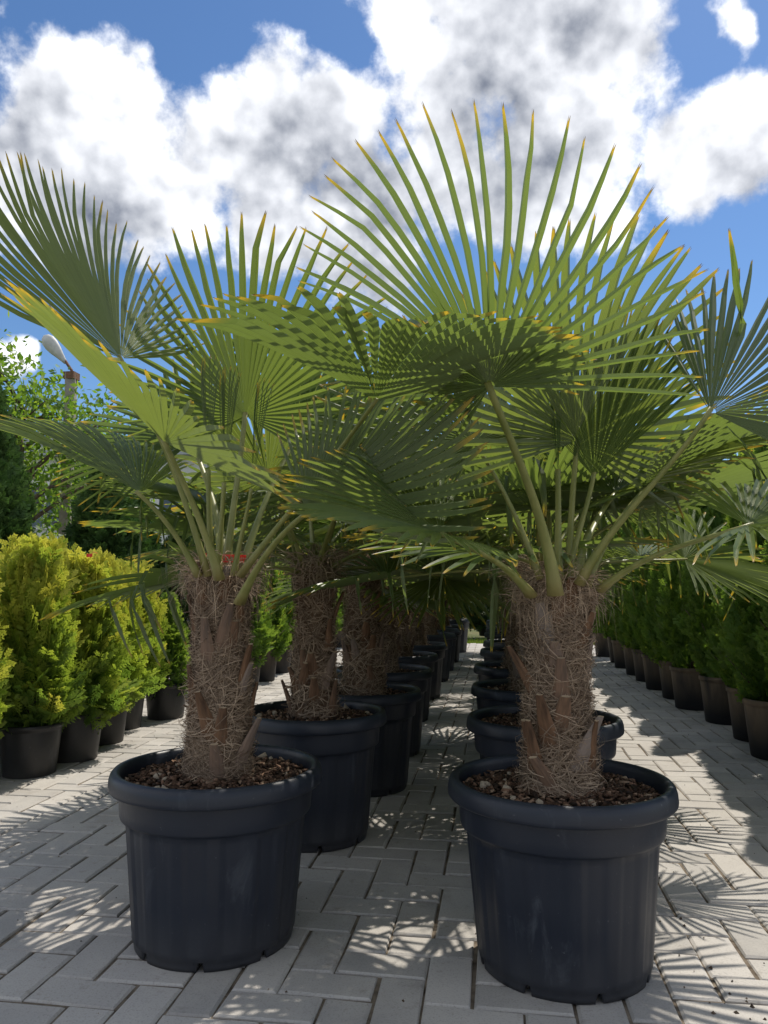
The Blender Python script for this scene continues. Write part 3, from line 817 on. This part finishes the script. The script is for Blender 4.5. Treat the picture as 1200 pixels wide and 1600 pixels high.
# ------------------------------------------------------------------ the palms behind, row by row
NUM = ['second', 'third', 'fourth', 'fifth', 'sixth', 'seventh', 'eighth', 'ninth', 'tenth']
LEFT = [(-0.74, 3.14, 1.10), (-0.66, 3.92, 1.13), (-0.68, 4.74, 1.05), (-0.72, 5.9, 1.06), (-0.71, 7.09, 1.08), (-0.71, 8.38, 1.10), (-0.71, 9.43, 1.06), (-0.69, 10.5, 1.05), (-0.65, 12.1, 1.10)]
RIGHT = [(0.19, 3.11, 1.08), (0.17, 4.17, 1.06), (0.17, 5.09, 1.10), (0.20, 6.21, 1.05), (0.21, 7.2, 1.08), (0.19, 8.87, 1.06), (0.20, 9.87, 1.10), (0.20, 10.73, 1.05), (0.20, 11.75, 1.08)]
for row, lst in (('golden shrubs', LEFT), ('green conifer row', RIGHT)):
    for i, (x, y, tz) in enumerate(lst):
        lab = (f'{NUM[i]} palm in the row by the golden shrubs, the red-tagged palm counted first' if lst is LEFT else
               f'{NUM[i]} palm in the row by the tall thujas, the giant-leaved palm counted first')
        p = new_palm(x, y, lab)
        ps = rng.uniform(.97, 1.03) if i else 1.0
        potted(p, i, rng.uniform(0, 6), ps, 10 if i < 2 else 0, i == 0)
        v_ = rng.choice((0, 2)); fib = 3 if v_ == 0 else 2
        bo = [(-2.2 + rng.uniform(-.2, .2) + .45 * q, rng.uniform(.05, .8)) for q in range(5 if i > 3 else 8)]
        add_trunk(p, tz, v_, fib, rng.uniform(.92, 1.05), (rng.gauss(0, .03), rng.gauss(0, .03)), bo)
        org = Vector((x, y, 0))
        random_fronds(p, org, Vector((x, y, tz)), 13 if i < 3 else 11, (163 if i == 0 and lst is LEFT else 100 + i * 7 + (50 if lst is RIGHT else 0)),
                      rmin=.48, rmax=.60, lmin=.42, lmax=.60)

# red tag round the young leaves of the left palm
mb = MB()
c0 = at(346, 871, 2.18)
def band(a0, a1, r, h, z, nn=12, th=.0012):
    vs, fs = [], []
    for i in range(nn + 1):
        a = a0 + (a1 - a0) * i / nn
        for rr_ in (r, r + th):
            for zz in (z - h / 2, z + h / 2):
                vs.append((math.cos(a) * rr_, math.sin(a) * rr_, zz))
    for i in range(nn):
        b = 4 * i; n_ = b + 4
        fs += [(b + 2, n_ + 2, n_ + 3, b + 3), (b, b + 1, n_ + 1, n_), (b + 1, b + 3, n_ + 3, n_ + 1), (b, n_, n_ + 2, b + 2)]
    fs += [(0, 2, 3, 1), (4 * nn, 4 * nn + 1, 4 * nn + 3, 4 * nn + 2)]
    return vs, fs
tagc = Vector((LX + .01, LY, c0.z))
TR_ = 0.074
mb.add(*band(R(-180 + 8), R(-15), TR_, .006, .008, 22))
mb.add(*band(R(-15), R(172), TR_, .006, .008, 22))
mb.add(*band(R(-108), R(-84), TR_ + .0014, .023, 0, 6))
mb.add(*band(R(-84), R(-30), TR_ + .0014, .004, -.010, 8))
for a in (-80, -72, -62, -58, -50, -44, -37, -31):
    mb.add(*band(R(a), R(a + 3.4), TR_ + .0014, .018, 0, 2))
mb.add(*band(R(-60), R(-34), TR_ + .0028, .004, 0, 4))
tg = link('plant_tag', mb.mesh('plant_tag', 'red'), None, tagc, (0, 0, YAW))
tag(tg, 'red plastic loop tag tied round the young leaf stalks of a palm', 'tag')
mb = MB()
vs = [(0, 0, 0)] + [(math.cos(a) * .017 * (1 + .15 * math.cos(2 * a)), -.002 - .004 * math.cos(a), math.sin(a) * .0125) for a in [i * math.pi / 7 for i in range(14)]]
mb.add(vs + [(v_[0], v_[1] + .0015, v_[2]) for v_ in vs], [(0, 1 + i, 1 + (i + 1) % 14) for i in range(14)] + [(15, 16 + (i + 1) % 14, 16 + i) for i in range(14)] + [(1 + i, 16 + i, 16 + (i + 1) % 14, 1 + (i + 1) % 14) for i in range(14)])
link('tag_disc', mb.mesh('tag_disc', 'red'), tg, (-.052, -.038, 0.004), (0, 0, .35))

# ------------------------------------------------------------------ conifers in pots
def spray_template(nb=7, sub=True, wf=1.0):
    """a flat fern-like spray, unit length along +y, lying in the xy plane"""
    g = random.Random(nb); tris = []
    def leaf(p, d, L, w):
        s = Vector((-d.y, d.x, 0)) * (w * wf)
        a, b = p + d * (L * .45) + s, p + d * (L * .45) - s
        tris.append((p, b, p + d * L)); tris.append((p, p + d * L, a))
    def bend(p): return Vector((p.x, p.y, -.16 * p.y * p.y - .12 * p.x * p.x))
    leaf(Vector((0, 0, 0)), Vector((0, 1, 0)), 1.0, .030)
    for i in range(nb):
        y = .16 + .74 * i / nb
        for s in (-1, 1):
            L = (.46 * (1 - .62 * i / nb)) * g.uniform(.8, 1.15); a = R(52 + g.uniform(-8, 8)) * s
            d = Vector((math.sin(a), math.cos(a), 0)); p = Vector((0, y + g.uniform(-.03, .03), 0))
            leaf(p, d, L, .040)
            if sub:
                for q, f_ in enumerate((.3, .55, .78)):
                    for s2 in (-1, 1):
                        a2 = a + s2 * R(42); d2 = Vector((math.sin(a2), math.cos(a2), 0))
                        leaf(p + d * (L * f_), d2, L * .42 * (1 - .35 * f_), .036)
    vs = np.array([tuple(bend(v)) for t in tris for v in t]); 
    return vs
SPR_FINE, SPR_MED = spray_template(6, True, 0.62), spray_template(4)

def conifer_mesh(name, mat, seed, n, height, prof, tmpl, size, elev, hue_fn, inner=.35, lumps=0.25, zpow=1.0, lo=0.0, roll=0.9):
    g = np.random.default_rng(seed); m_ = len(tmpl)
    z = g.random(n) ** zpow; az = g.uniform(0, 2 * np.pi, n)
    lump = np.array([noise.noise(Vector((math.cos(a) * 1.8, math.sin(a) * 1.8, zz * height * 3.2 + seed))) for a, zz in zip(az, z)])
    Rz = np.array([prof(q) for q in z]) * (1 + lumps * lump)
    rad = Rz * (inner + (1 - inner) * np.sqrt(g.random(n)))
    sz = g.uniform(size[0], size[1], n)
    el = np.radians(elev[0] + (elev[1] - elev[0]) * z + g.normal(0, 14, n))
    a2 = az + g.normal(0, .45, n)
    C = np.stack([np.cos(a2) * np.cos(el), np.sin(a2) * np.cos(el), np.sin(el)], 1)
    T = np.stack([-np.sin(a2), np.cos(a2), np.zeros(n)], 1)
    Nn = np.cross(T, C); ro = g.normal(0, roll, n)
    S = T * np.cos(ro)[:, None] + Nn * np.sin(ro)[:, None]; N2 = np.cross(S, C)
    base = np.stack([np.cos(az) * rad, np.sin(az) * rad, lo + z * height], 1) - C * (sz * .55)[:, None]
    P = base[:, None, :] + sz[:, None, None] * (tmpl[None, :, 0:1] * S[:, None, :] + tmpl[None, :, 1:2] * C[:, None, :] + tmpl[None, :, 2:3] * N2[:, None, :])
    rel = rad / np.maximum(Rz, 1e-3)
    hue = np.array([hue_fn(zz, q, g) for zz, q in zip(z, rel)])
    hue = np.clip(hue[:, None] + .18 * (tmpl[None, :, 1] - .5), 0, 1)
    P = P.reshape(-1, 3); P[:, 2] = np.maximum(P[:, 2], 0.02)
    return mesh_of(name, P, np.arange(n * m_).reshape(-1, 3), mat, hue=hue.ravel())

prof_gold = lambda z: .27 * (min(1, .5 + 3.2 * z)) * (1 - .55 * z ** 1.6)
prof_col = lambda z: .255 * min(1, .55 + 2.4 * z) * (1 - .88 * z ** 1.7)
prof_big = lambda z: .72 * min(1, .6 + 2 * z) * (1 - .92 * z ** 1.4)
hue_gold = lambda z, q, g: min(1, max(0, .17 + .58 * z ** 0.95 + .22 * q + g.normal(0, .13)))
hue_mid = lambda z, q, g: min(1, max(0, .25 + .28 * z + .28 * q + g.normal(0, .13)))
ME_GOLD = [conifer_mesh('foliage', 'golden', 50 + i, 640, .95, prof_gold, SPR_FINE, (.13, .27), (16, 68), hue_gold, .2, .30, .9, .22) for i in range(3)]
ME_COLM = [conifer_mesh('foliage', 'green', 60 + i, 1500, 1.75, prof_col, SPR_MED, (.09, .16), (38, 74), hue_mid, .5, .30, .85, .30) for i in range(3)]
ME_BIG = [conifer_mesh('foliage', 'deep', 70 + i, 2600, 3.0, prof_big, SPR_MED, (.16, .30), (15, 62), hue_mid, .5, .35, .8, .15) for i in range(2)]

def small_pot(name, r, h, mat):
    prof = [(r * .80, 0), (r * .815, .006), (r * .95, h * .86), (r * .955, h * .90), (r * 1.0, h * .905), (r * 1.0, h * .985), (r * .985, h), (r * .94, h), (r * .93, h * .9), (0.001, h * .9)]
    v, f = lathe(prof, 48)
    return mesh_of(name, v, f, mat, True)
ME_SP = small_pot('pot', .165, .27, 'pot_black')
ME_SPD = small_pot('pot', .185, .34, 'pot_dusty')
ME_SPB = small_pot('pot', .30, .40, 'pot_black')
def stem_mesh(h, r, seed):
    g = random.Random(seed); mb = MB(); pts = [Vector((g.uniform(-.012, .012), g.uniform(-.012, .012), .2 + h * i / 7)) for i in range(8)]
    mb.tube(pts, [r * (1 - .85 * i / 7) for i in range(8)], 7)
    for q in range(12):
        z = .25 + h * (.05 + .8 * q / 12); a = g.uniform(0, 6.28); L = h * .14 * (1.15 - q / 14)
        p = Vector((0, 0, z)); d = Vector((math.cos(a), math.sin(a), .7))
        mb.tube([p, p + d * L * .5, p + d * L + Vector((0, 0, L * .3))], [r * .4, r * .28, r * .1], 5)
    return mb.mesh('stem', 'bark', True)
ME_STEM_S, ME_STEM_M, ME_STEM_L = stem_mesh(.9, .012, 1), stem_mesh(1.7, .02, 2), stem_mesh(2.8, .05, 3)

def conifer(x, y, kind, label, cat, group, sc=1.0, zs=1.0, name='potted_thuja', var=None, lean=0.02):
    o = bpy.data.objects.new(name, None); COL.objects.link(o); o.location = (x, y, 0); o.empty_display_size = .2
    tag(o, label, cat, group)
    pot, stem, fol = {'gold': (ME_SP, ME_STEM_S, ME_GOLD), 'goldgreen': (ME_SP, ME_STEM_S, ME_GOLD), 'col': (ME_SPD, ME_STEM_M, ME_COLM), 'big': (ME_SPB, ME_STEM_L, ME_BIG), 'colb': (ME_SP, ME_STEM_M, ME_COLM)}[kind]
    link('pot', pot, o)
    rz = rng.uniform(0, 6.28); rx, ry = rng.gauss(0, lean), rng.gauss(0, lean)
    st = link('stem', stem, o, None, (rx, ry, rz), (sc, sc, zs))
    link('foliage', fol[(var if var is not None else rng.randrange(9)) % len(fol)], o, None, (rx, ry, rz), (sc, sc, zs))
    return o

ORD = ['first', 'second', 'third', 'fourth', 'fifth', 'sixth', 'seventh', 'eighth', 'ninth', 'tenth', 'eleventh', 'twelfth', 'thirteenth', 'fourteenth']
# golden thujas: front line along the path, then the lines behind
gx_front = [(-2.62, 3.35), (-2.50, 3.93), (-2.46, 4.30), (-2.54, 4.78), (-2.66, 5.28)]
for i, (x, y) in enumerate(gx_front):
    conifer(x, y, 'gold', f'{ORD[i]} golden thuja along the path edge, counted towards the far conifers', 'shrub', 'golden thujas in black pots', rng.uniform(.95, 1.1), (1.0, 1.02, .98, .95, .95)[i], 'golden_thuja', i)
back = [(-3.05, 3.7), (-3.05, 4.35), (-3.12, 5.0), (-3.2, 5.7), (-3.6, 4.1), (-3.65, 4.9), (-3.7, 5.7), (-3.2, 6.4), (-3.8, 6.5), (-4.3, 5.6), (-4.4, 6.5)]
for i, (x, y) in enumerate(back):
    conifer(x, y, 'gold', 'golden thuja packed in behind the front line of golden thujas', 'shrub', 'golden thujas behind the front line', rng.uniform(.98, 1.12), rng.uniform(.92, 1.06), 'golden_thuja', i)
conifer(-2.52, 5.72, 'colb', 'small open green conifer in a black pot at the end of the golden thujas', 'shrub', None, .85, .46, 'green_conifer', 0)
# green thujas farther along that side
for i, (x, y) in enumerate([(-2.45, 7.35), (-2.5, 8.1), (-2.55, 8.9), (-2.6, 9.8), (-2.6, 10.8), (-2.65, 11.8), (-2.6, 12.8)]):
    conifer(x, y, 'col', f'{ORD[i]} green thuja past the golden ones on that side of the path', 'conifer', 'green thujas past the golden thujas', 1.22, .78, 'potted_thuja', i)
# tall green row on the other side
for i, y in enumerate([3.05, 3.65, 4.27, 4.88, 5.5, 6.12, 6.75, 7.35, 8.0, 8.65, 9.3, 10.0, 10.8, 11.6]):
    conifer(1.66 + rng.gauss(0, .03), y + rng.gauss(0, .04), 'col', f'{ORD[i]} thuja of the tall green row beside the bare paving, counted towards the grass', 'conifer', 'tall green thuja row in dusty pots', rng.uniform(1.05, 1.18), rng.uniform(.93, 1.07), 'potted_thuja', i)
for i, y in enumerate([3.4, 4.1, 4.8, 5.5, 6.2, 6.9, 7.7, 8.5, 9.4, 10.4]):
    conifer(2.35 + rng.gauss(0, .05), y, 'colb', 'thuja standing in the second line behind the tall green row', 'conifer', 'second line of green thujas', rng.uniform(1.15, 1.3), rng.uniform(1.0, 1.12), 'potted_thuja', i)
# dark conifers that close the view
for i, (x, y, s, zs) in enumerate([(-1.15, 15.9, .95, .80), (-0.05, 16.2, 1.0, .78), (1.0, 15.8, .95, .85), (2.1, 16.3, 1.0, .9), (-3.9, 16.6, 1.0, .9)]):
    conifer(x, y, 'big', ['dark wide conifer in a tub behind the far end of the red-tagged palm row',
        'dark wide conifer closing the path between the two palm rows', 'dark wide conifer in a tub behind the far end of the giant-leaved palm row',
        'dark wide conifer beyond the far end of the tall thuja row', 'dark wide conifer beyond the green thujas that follow the golden ones'][i], 'conifer', 'dark conifers beyond the grass strip', s, zs, 'dark_conifer', i)
for i, (x, y, s, zs) in enumerate([(-5.75, 7.9, 1.15, 1.02), (-4.65, 8.6, 1.15, .82), (-3.75, 9.4, 1.1, .75), (-6.9, 8.3, 1.2, .98), (-5.3, 10.2, 1.2, .9)]):
    conifer(x, y, 'big', f'{ORD[i]} broad dark conifer rising behind the golden thujas, counted by height' if False else
            ['tallest broad dark conifer behind the golden thujas, near the street lamp', 'broad dark conifer behind the golden thujas, beside the tallest one', 'lowest broad dark conifer behind the golden thujas', 'broad dark conifer left over at the outer edge of the golden thujas', 'broad dark conifer behind the others, deep in the nursery'][i],
            'conifer', 'broad dark conifers behind the golden thujas', s, zs, 'dark_conifer', i)

# ------------------------------------------------------------------ broadleaf trees behind
def tree(x, y, h, spread, seed, label, nleaf=5200, leaf=.085, cb=.35, dens=1.0):
    g = random.Random(seed); o = bpy.data.objects.new('broadleaf_tree', None); COL.objects.link(o); o.location = (x, y, -.06)
    tag(o, label, 'tree', 'broadleaf trees behind the nursery')
    mb = MB(); tips = []
    top = Vector((g.uniform(-.2, .2), g.uniform(-.2, .2), h * .8))
    tr_pts = [Vector((0, 0, 0)) + top * t + Vector((g.uniform(-.1, .1), g.uniform(-.1, .1), 0)) * t for t in (0, .2, .4, .6, .8, 1)]
    mb.tube(tr_pts, [h * .022 * (1 - .85 * t) for t in (0, .2, .4, .6, .8, 1)], 8)
    for q in range(16):
        t = cb + (1 - cb) * q / 15; p = top * t; a = q * 2.4 + g.uniform(-.4, .4)
        L = spread * (1.05 - .6 * (t - cb) / (1 - cb)) * g.uniform(.7, 1.1)
        d = Vector((math.cos(a), math.sin(a), g.uniform(.25, .8)))
        e = p + d * L; m1 = p + d * L * .5 + Vector((0, 0, .06 * L))
        mb.tube([p, m1, e], [h * .009, h * .006, h * .002], 6)
        tips += [e, m1]
        for _ in range(4):
            a2 = a + g.gauss(0, .8); e2 = m1 + Vector((math.cos(a2), math.sin(a2), g.uniform(-.1, .9))) * L * g.uniform(.35, .6)
            mb.tube([m1, e2], [h * .004, h * .0015], 5); tips.append(e2)
    tips.append(top + Vector((0, 0, .1 * h)))
    link('trunk', mb.mesh('trunk', 'bark', True), o)
    rn = np.random.default_rng(seed); cen = np.array([tuple(t) for t in tips]); idx = rn.integers(0, len(cen), nleaf)
    P = cen[idx] + rn.normal(0, 1, (nleaf, 3)) * spread * .16
    A_ = rn.normal(0, 1, (nleaf, 3)); A_ /= np.linalg.norm(A_, axis=1)[:, None]; B_ = np.cross(A_, rn.normal(0, 1, (nleaf, 3))); B_ /= np.linalg.norm(B_, axis=1)[:, None]
    s = rn.uniform(.6, 1.2, nleaf)[:, None] * leaf
    Q = np.stack([P - A_ * s, P + B_ * s * .5, P + A_ * s, P - B_ * s * .5], 1).reshape(-1, 3)
    hue = np.repeat(np.clip(rn.random(len(cen))[idx] * .6 + rn.random(nleaf) * .4, 0, 1), 4)
    link('crown', mesh_of('crown', Q, np.arange(4 * nleaf).reshape(-1, 4), 'decid', hue=hue), o)
tp_ = at(20, 800, 13.5)
tree(tp_.x, tp_.y, 5.3, 1.9, 5, 'light green broadleaf tree in front of the street lamp', 7000, .07)
tp_ = at(165, 800, 17.0)
tree(tp_.x, tp_.y, 5.3, 1.3, 8, 'slim young broadleaf tree beside the pale hall', 3000, .075)
tree(-4.2, 20.5, 7.6, 2.2, 9, 'tall broadleaf tree showing between the palm leaves', 6500, .10)
tree(7.6, 19.5, 5.2, 2.0, 12, 'feathery light green tree behind the tall thuja row', 4200, .07)
tree(3.2, 22.5, 6.4, 2.4, 13, 'rounded broadleaf tree beyond the dark conifers', 6500, .10)

# ------------------------------------------------------------------ street lamp and hall
lp = at(111, 600, 15.0)
lamp = bpy.data.objects.new('street_lamp', None); COL.objects.link(lamp); lamp.location = (lp.x, lp.y, -.06)
tag(lamp, 'concrete street lamp post with an oval grey lamp head', 'street lamp')
mb = MB(); topz = at(111, 582, 15.0).z + .06
mb.box((0, 0, topz / 2), (.19, .19, topz)); link('post', mb.mesh('post', 'concrete'), lamp, None, (0, 0, .3))
mb = MB(); mb.box((0, 0, topz - .07), (.23, .23, .14)); mb.tube([Vector((0, 0, topz - .02)), Vector((0, 0, topz + .05)), RT * -.14 + Vector((0, 0, topz + .25))], [.03, .03, .03], 8)
br = link('bracket', mb.mesh('bracket', 'rust'), lamp)
hd = MB()
d = (RT * -.62 + Vector((0, 0, .78)) - FH * .12).normalized(); p0 = RT * -.12 + Vector((0, 0, topz + .20))
ts = [0, .1, .25, .45, .65, .82, .94, 1.0]; rs = [.035, .05, .075, .115, .14, .135, .09, .02]
hd.tube([p0 + d * (.68 * t) for t in ts], rs, 14, .62, ref=FH)
link('lamp_head', hd.mesh('lamp_head', 'lampgrey', True), lamp)

hall = bpy.data.objects.new('hall', None); COL.objects.link(hall); hc = Vector((-13.6, 26, 0)); hall.location = hc; hall.rotation_euler = (0, 0, .1)
tag(hall, 'long pale hall with a grey fascia behind the street lamp', 'building')
mb = MB(); mb.box((0, 0, 2.6), (14, 6, 5.3)); link('wall', mb.mesh('wall', 'wall'), hall)
mb = MB(); mb.box((0, -.1, 5.55), (14.5, 6.6, .6)); link('fascia', mb.mesh('fascia', 'fascia'), hall)
for q in range(6):
    mb = MB(); mb.box((0, 0, 0), (1.5, .06, 1.3)); w_ = link('window', mb.mesh('window', 'glass'), hall, (-5.6 + 2.25 * q, -3.02, 3.6))
    mb = MB()
    for c_, s_ in (((0, -.02, .68), (1.62, .08, .08)), ((0, -.02, -.68), (1.62, .08, .08)), ((-.78, -.02, 0), (.07, .08, 1.28)), ((.78, -.02, 0), (.07, .08, 1.28)), ((0, -.02, 0), (.06, .08, 1.28))): mb.box(c_, s_)
    link('window_frame', mb.mesh('window_frame', 'wall'), w_)

# ------------------------------------------------------------------ crumbs of soil on the pavement
g = np.random.default_rng(21); vs, fs, hs = [], [], []
base = np.array([(-1, -.6, -.4), (1, -.7, -.4), (.7, .9, -.4), (-.8, .8, -.4), (.1, 0, .9)])
fc = [(3, 2, 1, 0), (0, 1, 4), (1, 2, 4), (2, 3, 4), (3, 0, 4)]
def crumb(x, y, s, h):
    a = g.random() * 6.28; c_, s_ = math.cos(a), math.sin(a); b = len(vs)
    for q in base * s * g.uniform(.6, 1.4, (5, 3)): vs.append((x + q[0] * c_ - q[1] * s_, y + q[0] * s_ + q[1] * c_, .001 + s * .25 + q[2]))
    fs.extend([tuple(b + i for i in t) for t in fc]); hs.extend([h] * 5)
for i in range(150):
    x, y = .46 + abs(g.normal(0, .22)), 1.78 + g.normal(0, .22)
    if (x - RX) ** 2 + (y - RY) ** 2 > .24 ** 2: crumb(x, y, g.uniform(.002, .006), g.random())
for i in range(500):
    x, y = g.uniform(-3, 2), g.uniform(1.4, 6)
    if all((x - a) ** 2 + (y - b) ** 2 > .25 ** 2 for a, b in POTC): crumb(x, y, g.uniform(.0012, .0035), g.random())
for x, y, s in ((0.30, 1.60, .010), (.62, 1.70, .011), (.1, 1.82, .007)): crumb(x, y, s, .2)
tag(link('soil_crumbs', mesh_of('soil_crumbs', vs, fs, 'debris', hue=hs)), 'dark soil crumbs and specks scattered on the pavement by the pots', 'soil', kind='stuff')

# low pale block wall that shows between the palm trunks
wall_o = link('block_wall', None, None, (-3.1, 16.0, -.06)); wall_o.empty_display_size = .3
tag(wall_o, 'low wall of pale concrete blocks seen between the palm trunks', 'wall')
mb = MB(); mb.box((0, 0, 0), (.39, .19, .19)); me_blk = mb.mesh('block', 'wall')
for r_ in range(7):
    for c_ in range(5):
        link('block', me_blk, wall_o, (.2 + .4 * c_ + (.2 if r_ % 2 else 0), rng.uniform(-.006, .006), .1 + .2 * r_))

# small red tag among the golden thujas
mb = MB()
for q in range(6):
    a = q / 5.0
    mb.add([(-.022 + .03 * a, .008 * math.sin(3 * a), -.008), (-.022 + .03 * a, .008 * math.sin(3 * a), .010), (-.016 + .03 * a, .008 * math.sin(3 * a + .6), .010), (-.016 + .03 * a, .008 * math.sin(3 * a + .6), -.008)], [(0, 1, 2, 3)])
mb.tube([Vector((0, 0, 0)), Vector((.012, .01, .02)), Vector((.03, .02, .012))], [.0015, .0015, .0015], 5)
tag(link('plant_tag', mb.mesh('plant_tag', 'red'), None, at(141, 868, 4.05)), 'small red tag caught among the tips of a golden thuja', 'tag')
